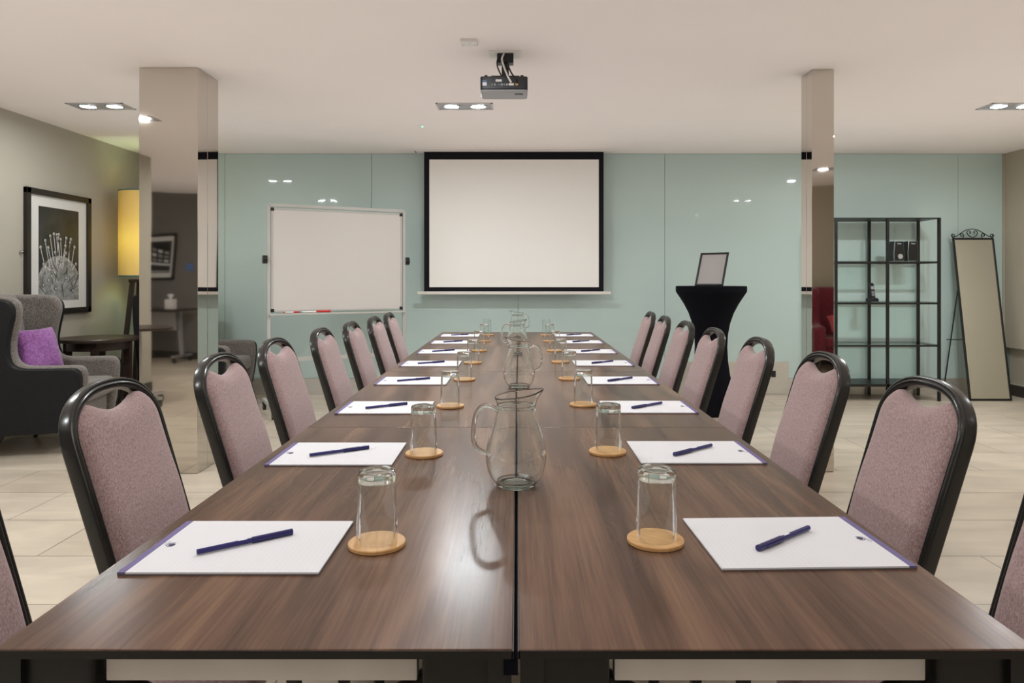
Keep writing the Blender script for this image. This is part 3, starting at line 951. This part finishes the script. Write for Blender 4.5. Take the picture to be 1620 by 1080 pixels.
marker(.152, 'white marker with red ends on the whiteboard tray', M['white_plastic'], M['red'], M['red'])
marker(.268, 'white marker with a teal end beside the red one on the tray', M['white_plastic'], M['white_plastic'], M['teal'])
marker(.380, 'fat all-red marker on the whiteboard tray', M['red'], M['red'], M['red'], .122, .0105)

# ------------------------------------------------------------------ poseur table and its sign holder
prof = [(0, 1.105), (.296, 1.105), (.300, 1.100), (.300, 1.062), (.292, 1.045), (.262, 1.00), (.228, .945), (.190, .87), (.160, .78), (.142, .68), (.137, .58), (.143, .46), (.160, .34), (.190, .21), (.225, .09), (.250, .012), (.25, 0), (0, 0)]
def feet(p, a, r, z):
    if z < .5 and r > .05:
        q = (.5 - z) / .5
        k_ = 1 + .18 * q * q * (math.cos(4 * (a - PI / 4)))
        return Vector((1.69 * 0 + p.x * k_, p.y * k_, p.z))
    return p
t = thing('cocktail_table', 'tall cocktail table under a black stretch cloth cover', 'table', (1.69, 6.06, 0))
MB().lathe(prof[::-1], 56, fn=feet).build('cover', M['black_cloth'], t)
t = thing('photo_frame', 'black photo frame with a blank grey sheet on the black cocktail table', 'frame', (1.665, 6.03, 1.106), math.radians(-38))
lean = math.radians(25)
def fr(u, v, q):   # u across, v up the frame, q towards the viewer(-y)
    return Vector((u, -q * math.cos(lean) + v * math.sin(lean), v * math.cos(lean) + q * math.sin(lean)))
W_, H_ = .128, .318
f = MB()
for a in ((-W_, -W_ + .016, 0, H_), (W_ - .016, W_, 0, H_), (-W_, W_, 0, .016), (-W_, W_, H_ - .016, H_)):
    f.prism([(a[0], a[2]), (a[1], a[2]), (a[1], a[3]), (a[0], a[3])], fr, 0, .014, bev=.002, seg=1)
f.build('frame', M['black_plastic'], t)
MB().prism([(-W_ + .012, .012), (W_ - .012, .012), (W_ - .012, H_ - .012), (-W_ + .012, H_ - .012)], fr, .002, .006).build('sheet', M['paper_grey'], t)
MB().prism([(-.03, .004), (.03, .004), (.02, .19), (-.02, .19)], lambda u, v, q: Vector((u, (.150 - v * .25) + q, v * .80)), 0, .004).build('easel_back', M['black_plastic'], t)

# ------------------------------------------------------------------ shelf unit
SX0, SX1, SY0, SY1 = 3.045, 4.030, 6.64, 6.985
t = thing('shelf_unit', 'black metal open shelf unit with glass shelves against the glass wall', 'shelf unit', (0, 0, 0))
sm = (SX0 + SX1) / 2
pw = .024
for x in (SX0, sm, SX1):
    for y in (SY0, SY1):
        MB().box(x - pw / 2, x + pw / 2, y - pw / 2, y + pw / 2, 0, 1.742, bev=.001, seg=1).build('post', M['black_metal'], t)
SH = (1.337, .945, .540)
for z in SH:
    for y in (SY0, SY1):
        MB().box(SX0, SX1, y - .008, y + .008, z - .020, z - .003).build('rail', M['black_metal'], t)
    for x in (SX0, SX1):
        MB().box(x - .008, x + .008, SY0, SY1, z - .020, z - .003).build('side_rail', M['black_metal'], t)
    MB().box(SX0 + .006, SX1 - .006, SY0 + .012, SY1 - .012, z - .003, z + .003, bev=.0008, seg=1).build('glass_shelf', M['glass_shelf'], t)
MB().box(SX0 - .012, SX1 + .012, SY0 - .012, SY1 + .012, 1.742, 1.752).build('top_shelf', M['black_metal'], t)
MB().box(SX0 - .012, SX1 + .012, SY0 - .012, SY1 + .012, .140, .165).build('bottom_shelf', M['black_metal'], t)

def speaker(x, label, knob):
    o = thing('speaker', label, 'speaker', (x, 6.735, 1.3412), math.radians(2), 'desktop speakers on the shelf unit')
    w_, d_, h_ = .051, .09, .19
    pts = [(-w_ * .94, 0), (w_ * .94, 0), (w_, .08), (w_ * .82, h_), (-w_ * .82, h_), (-w_, .08)]
    ins = lambda k_: [(u * k_, (v - h_ / 2) * (1 - (1 - k_) * .5) + h_ / 2) for u, v in pts]
    MB().prism(pts, lambda u, v, q: Vector((u, q, v)), -d_ / 2, d_ / 2, bev=.008).build('cabinet', M['black_plastic'], o)
    MB().prism(ins(1.0), lambda u, v, q: Vector((u, q, v)), -d_ / 2 - .004, -d_ / 2 + .004, bev=.003).build('bezel', M['silver'], o)
    MB().prism(ins(.94), lambda u, v, q: Vector((u, q, v)), -d_ / 2 - .0055, -d_ / 2 - .003).build('grille', M['black_metal'], o)
    cu = bpy.data.curves.new('logo', 'FONT'); cu.body = 'Trust'; cu.size = .018; cu.align_x = 'CENTER'; cu.extrude = .0003
    tmp = bpy.data.objects.new('tmp', cu); COL.objects.link(tmp)
    bpy.context.view_layer.update()
    me = bpy.data.meshes.new_from_object(tmp.evaluated_get(bpy.context.evaluated_depsgraph_get()))
    bpy.data.objects.remove(tmp)
    me.materials.clear(); me.materials.append(M['white_ink'])
    lo = bpy.data.objects.new('logo', me); COL.objects.link(lo); lo.parent = o
    lo.location = (0, -d_ / 2 - .0058, h_ - .030); lo.rotation_euler = (PI / 2, 0, 0)
    if knob:
        MB().cyl((.008, -d_ / 2 - .004, .042), (.008, -d_ / 2 - .014, .042), .024, 24).build('volume_knob', M['silver'], o)
    return o
speaker(3.672, 'black desktop speaker with a round silver volume knob on the upper shelf', True)
speaker(3.806, 'plain black desktop speaker without a knob on the upper shelf', False)
t = thing('cordless_phone', 'black cordless phone standing in its cradle on the middle glass shelf', 'phone', (3.445, 6.745, .9492), math.radians(14))
MB().prism([(-.04, 0), (.04, 0), (.038, .018), (.028, .034), (-.028, .034), (-.038, .018)], lambda u, v, q: Vector((u, q, v)), -.045, .045, bev=.004).build('cradle', M['black_plastic'], t)
hs = MB().prism([(-.023, 0), (.023, 0), (.025, .06), (.022, .15), (.012, .160), (-.012, .160), (-.022, .15), (-.025, .06)], lambda u, v, q: Vector((u, q + v * .16 - .01, .02 + v)), -.011, .011, bev=.004).build('handset', M['black_plastic'], t)
MB().prism([(-.016, .098), (.016, .098), (.016, .128), (-.016, .128)], lambda u, v, q: Vector((u, q + v * .16 - .01, .02 + v)), -.0122, -.0105).build('display', M['grey_plastic'], hs)
kp = MB()
for i in range(3):
    for j in range(4):
        kp.prism([(-.015 + i * .011, .035 + j * .013), (-.007 + i * .011, .035 + j * .013), (-.007 + i * .011, .043 + j * .013), (-.015 + i * .011, .043 + j * .013)], lambda u, v, q: Vector((u, q + v * .16 - .01, .02 + v)), -.0122, -.0105)
kp.build('keypad', M['grey_plastic'], hs)

# ------------------------------------------------------------------ cheval mirror
t = thing('standing_mirror', 'tall black framed floor mirror with a scrollwork top leaning on its stand', 'mirror', (4.533, 6.657, 0))
lr = .26 / 1.576
def mf(u, v, q=0.0):   # u across, v height, q forward
    return Vector((u, v * lr - q, v))
HM = 1.576
f = MB()
for a in ((-.203, -.187, 0.004, HM), (.187, .203, 0.004, HM), (-.203, .203, 0.004, .022), (-.203, .203, HM - .018, HM)):
    f.prism([(a[0], a[1 + 1]), (a[1], a[2]), (a[1], a[3]), (a[0], a[3])], mf, -.010, .012, bev=.003, seg=1)
f.build('frame', M['black_metal'], t)
MB().prism([(-.190, .018), (.190, .018), (.190, HM - .014), (-.190, HM - .014)], mf, -.004, .004).build('mirror_glass', M['mirror'], t)
sc = MB()
sec = [(.0042 * math.cos(2 * PI * i / 8), .0042 * math.sin(2 * PI * i / 8)) for i in range(8)]
def scroll(pts):
    sc.sweep([mf(u, v) for u, v in pts], sec)
for s in (-1, 1):
    # sweeping arch from the outer curl to the middle
    scroll([(p[0], p[1]) for p in spline([(s * .198, HM + .030), (s * .200, HM + .016), (s * .188, HM + .010), (s * .178, HM + .022), (s * .186, HM + .036), (s * .204, HM + .036), (s * .210, HM + .018), (s * .196, HM + .003)], 5)])
    scroll([(p[0], p[1]) for p in spline([(s * .192, HM + .004), (s * .150, HM + .022), (s * .105, HM + .052), (s * .055, HM + .080), (0, HM + .090)], 6)])
    scroll([(p[0], p[1]) for p in spline([(s * .100, HM + .024), (s * .108, HM + .016), (s * .118, HM + .022), (s * .118, HM + .036), (s * .104, HM + .042), (s * .090, HM + .034), (s * .088, HM + .014), (s * .098, HM + .003)], 5)])
    scroll([(p[0], p[1]) for p in spline([(s * .030, HM + .052), (s * .020, HM + .046), (s * .016, HM + .058), (s * .026, HM + .070), (s * .044, HM + .068), (s * .052, HM + .048), (s * .036, HM + .022), (s * .006, HM + .004)], 5)])
sc.build('scrollwork', M['black_metal'], t)
lg = MB()
for s in (-1, 1):
    lg.tube([mf(s * .195, 1.06, -.012), (s * .235, .355, .012)], .006, 8)
lg.tube([Vector((-.222, .318, .56)), Vector((.222, .318, .56))], .004, 8)
lg.build('rear_stand', M['black_metal'], t)

# ------------------------------------------------------------------ wing armchairs
def make_armchair(label, loc, rz, group, m_out, m_in, legm):
    t = thing('wing_armchair', label, 'armchair', loc, rz, group)
    # local: +x forward, y across, origin at the rear centre on the floor
    side = [(.06, .155), (.42, .150), (.80, .165), (.855, .24), (.885, .40), (.890, .52), (.862, .568), (.80, .578), (.62, .578), (.47, .585), (.405, .625), (.385, .72), (.405, .84), (.425, .93), (.41, 1.00), (.34, 1.035), (.18, 1.040), (.02, 1.035), (-.03, .98), (-.02, .72), (.02, .42)]
    kx = .85
    side = [(u * kx, v) for u, v in side]
    sp_ = [(p[0], p[1]) for p in spline(side, 4, True)]
    for s in (-1, 1):
        y0, y1 = s * .325, s * .385
        MB().prism(sp_, lambda u, v, q: Vector((u, q, v)), min(y0, y1), max(y0, y1), bev=.012, seg=3).build('outer_side', m_out, t, angle=50)
        y0, y1 = s * .245, s * .335
        ins = [(.38 + (u - .38) * .995 + .012, .6 + (v - .6) * 1.0 + (.012 if v > .3 else 0)) for u, v in sp_]
        MB().prism(ins, lambda u, v, q: Vector((u, q, v)), min(y0, y1), max(y0, y1), bev=.038, seg=5).build('padded_wing', m_in, t, angle=60)
    bk = spline([(u * .9, v) for u, v in [(.00, .18), (.02, .55), (-.03, .95), (.00, 1.045), (.06, 1.06), (.12, 1.02), (.17, .80), (.22, .50), (.22, .18)]], 4, True)
    MB().prism([(p[0], p[1]) for p in bk], lambda u, v, q: Vector((u, q, v)), -.26, .26, bev=.03, seg=4).build('backrest', m_in, t, angle=60)
    st = MB()
    st.box(.15, .70, -.252, .252, .17, .33, 0, .02); st.box(.16, .76, -.25, .25, .325, .455, 0, .045, 5)
    st.build('seat_cushion', m_in, t, angle=60)
    for z, y in ((.80, -.09), (.80, .09)):
        MB().ball((.168, y, z), .012, sc=(.5, 1, 1)).build('button', m_in, t)
    for x, y, dx, dy in ((.27, -.29, -.08, -.02), (.27, .29, -.08, .02), (.62, -.29, .05, -.02), (.62, .29, .05, .02)):
        MB().cyl((x, y, .165), (x + dx, y + dy, 0), .020, 14, r2=.012).build('leg', legm, t)
    return t
A1 = make_armchair('grey tweed wing armchair with charcoal sides holding a purple cushion', (-3.69, 4.80, 0), math.radians(11), 'wing armchairs', M['leather'], M['tweed'], M['black_metal'])
make_armchair('grey wing armchair mostly hidden behind the left steel column', (-3.255, 6.31, 0), 0.0, 'wing armchairs', M['leather'], M['tweed'], M['black_metal'])
make_armchair('burgundy armchair seen mirrored in the right steel column', (4.22, -.80, 0), math.radians(104), 'wing armchairs', M['red_fabric'], M['red_fabric'], M['dark_wood'])

def cushion(name, label, loc, rot, size, thick, m_):
    m = MB(); bm = m.bm
    N = 18
    g = {}
    for sgn in (1, -1):
        for i in range(N + 1):
            for j in range(N + 1):
                u, v = -1 + 2 * i / N, -1 + 2 * j / N
                if sgn < 0 and (abs(u) == 1 or abs(v) == 1):
                    g[sgn, i, j] = g[1, i, j]; continue
                pin = 1 - .07 * (1 - abs(v) ** 2) * abs(u) ** 4 - .0
                pin2 = 1 - .07 * (1 - abs(u) ** 2) * abs(v) ** 4
                h = thick * ((1 - u ** 4) * (1 - v ** 4)) ** .55 + .006 * math.sin(5 * u + 2 * v) * (1 - u * u) * (1 - v * v)
                g[sgn, i, j] = bm.verts.new((u * size / 2 * pin, v * size / 2 * pin2, sgn * h))
        for i in range(N):
            for j in range(N):
                q = [g[sgn, i, j], g[sgn, i + 1, j], g[sgn, i + 1, j + 1], g[sgn, i, j + 1]]
                f_ = bm.faces.new(q if sgn > 0 else q[::-1]); f_.smooth = True
    o = m.build(name, m_, angle=80)
    o.rotation_euler = rot; o.location = loc
    return tag(o, label, 'cushion')
cushion('cushion', 'square purple cushion on the grey tweed armchair', (-3.323, 4.818, .660), (math.radians(72), 0, math.radians(80)), .345, .065, M['purple_fabric'])
cushion('cushion', 'bright red cushion on the burgundy armchair mirrored in the steel column', (4.10, -.27, .605), (math.radians(28), 0, math.radians(194)), .36, .07, M['red_cushion'])

# ------------------------------------------------------------------ side table, floor lamp, picture
t = thing('side_table', 'round dark wood side table between the grey armchairs', 'side table', (-3.385, 5.62, 0))
MB().lathe([(0, .668), (.292, .668), (.298, .674), (.298, .690), (.292, .696), (0, .696)], 56).build('tabletop', M['dark_wood'], t)
for a in (25, 115, 205, 295):
    c, s = math.cos(math.radians(a)), math.sin(math.radians(a))
    MB().bar((c * .21, s * .21, 0), (c * .21, s * .21, .668), .045, .045, up=(0, 1, 0)).build('leg', M['dark_wood'], t)
MB().lathe([(.0, .60), (.22, .60), (.22, .665), (0, .665)], 40).build('apron', M['dark_wood'], t)

t = thing('floor_lamp', 'floor lamp with a tall yellow drum shade on dark splayed legs', 'lamp', (-3.535, 6.56, 0))
MB().lathe([(.200, 1.195), (.200, 1.985), (.1985, 1.985), (.1985, 1.195)], 56, closed=True).build('lamp_shade', M['shade'], t)
for z in (1.190, 1.982):
    MB().lathe([(.1975, z), (.2012, z), (.2012, z + .010), (.1975, z + .010)], 56, closed=True).build('shade_trim', M['teal_trim'], t)
for sx in (-1, 1):
    for sy in (-1, 1):
        MB().bar((sx * .150, sy * .135, 0), (sx * .060, sy * .060, 1.15), .034, .034, up=(0, 1, 0)).build('leg', M['dark_wood'], t)
fr_ = MB()
fr_.box(-.085, .085, -.085, .085, 1.135, 1.165, 0, .002); fr_.cyl((0, 0, 1.16), (0, 0, 1.46), .012, 14)
fr_.build('lamp_base', M['dark_wood'], t)
MB().ball((0, 0, 1.52), .055, sc=(1, 1, 1.25)).build('bulb', M['bulb'], t)

# framed print on the left wall: local x = along the wall (world y)
def framed(name, label, loc, rotz, W, Hh, fw, mw, mat_top, art):
    t = thing(name, label, 'picture', loc, rotz)
    f = MB()
    for a in ((-W / 2, -W / 2 + fw, 0, Hh), (W / 2 - fw, W / 2, 0, Hh), (-W / 2, W / 2, 0, fw), (-W / 2, W / 2, Hh - fw, Hh)):
        f.box(a[0], a[1], -.032, 0, a[2], a[3], 0, .004)
    f.build('frame', M['frame_wood'], t)
    MB().box(-W / 2 + fw * .9, W / 2 - fw * .9, -.012, -.004, fw * .9, Hh - fw * .9).build('mount', M['mat_board'], t)
    art(t)
    return t
def pins(t):
    x0, x1, z0, z1 = -.252, .252, .115, .875
    y = -.0135
    a = MB()
    a.box(x0, x1, -.0132, -.0122, z0, z1, 0)
    # the grey pincushion dome at the bottom of the print
    pts = []
    cx, cz, R = .0, .215, .275
    for i in range(41):
        an = PI * i / 40
        px, pz = cx + R * math.cos(an), cz + R * .98 * math.sin(an)
        pts.append((max(x0, min(x1, px)), pz))
    pts += [(x0, cz), (x0, z0), (x1, z0), (x1, cz)]
    uniq = []
    for p in pts:
        if not uniq or (abs(p[0] - uniq[-1][0]) + abs(p[1] - uniq[-1][1])) > 1e-5:
            uniq.append(p)
    a.prism(uniq, lambda u, v, q: Vector((u, q, v)), -.0142, -.0130, 1)
    def line(p, q, w, mi, dy):
        a.bar((p[0], y - dy, p[1]), (q[0], y - dy, q[1]), w, .0006, mi, up=(0, 1, 0))
    rnd = random.Random(3)
    for i in range(16):                                     # folds and pin shadows on the dome
        an = rnd.uniform(.4, 2.7)
        p = (rnd.uniform(-.2, .2), rnd.uniform(.13, .36))
        q = (max(x0, min(x1, p[0] + .11 * math.cos(an))), min(.46, p[1] + .11 * math.sin(an)))
        line(p, q, .004, 3, .0012)
    heads = [(-.235, .545), (-.18, .60), (-.145, .545), (-.12, .64), (-.075, .66), (-.06, .51), (-.04, .655), (-.02, .63), (-.015, .66), (.01, .62), (.07, .57), (.075, .51), (.08, .635), (.13, .60), (.14, .63), (.19, .565), (-.20, .41), (-.09, .39), (.015, .44), (.21, .42)]
    for hx, hz in heads:
        bx = hx * .72 + rnd.uniform(-.03, .03); bz = cz + R * .98 * math.sqrt(max(0, 1 - (bx / R) ** 2)) - rnd.uniform(.02, .10)
        line((hx, hz), (bx, min(bz, hz - .05)), .007, 2, .0018)
    for hx, hz in heads + [(-.10, .315), (-.05, .21), (.08, .30), (-.20, .24), (.17, .19), (-.14, .28)]:
        for r, mi, dy in ((.018, 3, .0024), (.0155, 1, .0030)):
            a.cyl((hx, y - dy, hz), (hx, y - dy - .0005, hz), r, 18, mi)
        a.cyl((hx - .004, y - .0037, hz + .005), (hx - .004, y - .0041, hz + .005), .006, 12, 2)
    a.build('print', [M['pic_dark'], M['pic_mid'], M['pic_light'], M['pic_black']], t)
framed('framed_print', 'black framed monochrome print of ball-headed pins on the left wall', (LEFT, 5.785, .875), PI / 2, .815, 1.008, .048, .1, .1, pins)
o = MB().ball((0, 0, 0), .014).build('wall_stud', M['steel_reflector'], loc=(LEFT + .012, 5.345, 1.375))
tag(o, 'small metal stud on the wall beside the framed pin print', 'stud')

# ------------------------------------------------------------------ things behind the camera that the steel columns mirror
def facade(t):
    a = MB(); a.box(-.24, .24, -.0132, -.0122, .10, .56, 0)
    # shopfront seen at an angle: receding floors, a pale fascia with block letters
    def q(u, v):
        return (u, -.0140, .12 + v * (.30 + .16 * (u + .24) / .48))
    for r in range(3):
        for c in range(5):
            u0, u1 = -.21 + c * .086, -.21 + c * .086 + .058
            v0, v1 = .42 + r * .19, .42 + r * .19 + .12
            a.quad([q(u0, v0), q(u1, v0), q(u1, v1), q(u0, v1)], 1 if (r + c) % 3 else 2)
    a.quad([q(-.235, .27), q(.235, .27), q(.235, .37), q(-.235, .37)], 2)
    a.quad([q(-.235, -.04), q(.235, -.04), q(.235, .05), q(-.235, .05)], 1)
    a.build('print', [M['pic_dark'], M['pic_mid'], M['pic_light']], t)
framed('framed_print', 'black framed monochrome print of a building mirrored in the left column', (-5.33, REAR, 1.165), PI, .62, .66, .035, .06, .06, facade)
o = MB().box(-.05, .05, -.012, 0, -.05, .05, bev=.004).build('wall_plate', M['blue'], loc=(-4.82, REAR + .012, 1.33))
tag(o, 'small square blue wall plate mirrored in the left column', 'wall plate')
t = thing('desk', 'folding desk with castors mirrored in the left column', 'desk', (-5.25, -1.50, 0))
MB().box(-.62, .62, -.30, .30, .725, .75, bev=.003).build('tabletop', M['dark_wood'], t)
for s in (-1, 1):
    l = MB().bar((s * .5, 0, .08), (s * .5, 0, .725), .05, .05, up=(0, 1, 0)).build('leg', M['silver'], t)
    b = MB().bar((s * .5, -.28, .09), (s * .5, .28, .09), .05, .03).build('foot_bar', M['silver'], l)
    for q in (-1, 1):
        MB().cyl((s * .5 - .012, q * .25, .036), (s * .5 + .012, q * .25, .036), .036, 18).build('caster', M['black_plastic'], t)
MB().box(-.5, .5, .10, .115, .45, .70).build('modesty_panel', M['silver'], t)
t = thing('tissue_box', 'white tissue box on the folding desk', 'tissue box', (-4.85, -1.45, .75))
MB().box(-.06, .06, -.06, .06, 0, .14, bev=.004).build('carton', M['white_plastic'], t)
MB().lathe([(.012, .14), (.03, .17), (.045, .205), (.02, .215), (.008, .14)], 9, closed=True).build('tissue', M['paper'], t)
t = thing('round_table', 'round dark meeting table on castors mirrored in the left column', 'table', (-3.49, 1.93, 0))
MB().lathe([(0, .695), (.292, .695), (.30, .70), (.30, .716), (.292, .72), (0, .72)], 48).build('tabletop', M['dark_wood'], t)
MB().cyl((0, 0, .08), (0, 0, .70), .03, 18).build('pedestal', M['silver'], t)
for a in (0, 90, 180, 270):
    c, s = math.cos(math.radians(a + 20)), math.sin(math.radians(a + 20))
    b = MB().bar((0, 0, .09), (c * .27, s * .27, .085), .04, .028).build('base_arm', M['silver'], t)
    MB().cyl((c * .25 - .012, s * .25, .034), (c * .25 + .012, s * .25, .034), .034, 18).build('caster', M['black_plastic'], b)

# socket on the steel skirting
o = MB().box(-.022, .022, -.012, 0, -.032, .032, bev=.003).build('wall_socket', M['black_plastic'], loc=(2.585, BACK - .016, .21))
tag(o, 'black socket outlet on the steel plinth under the glass wall', 'socket')
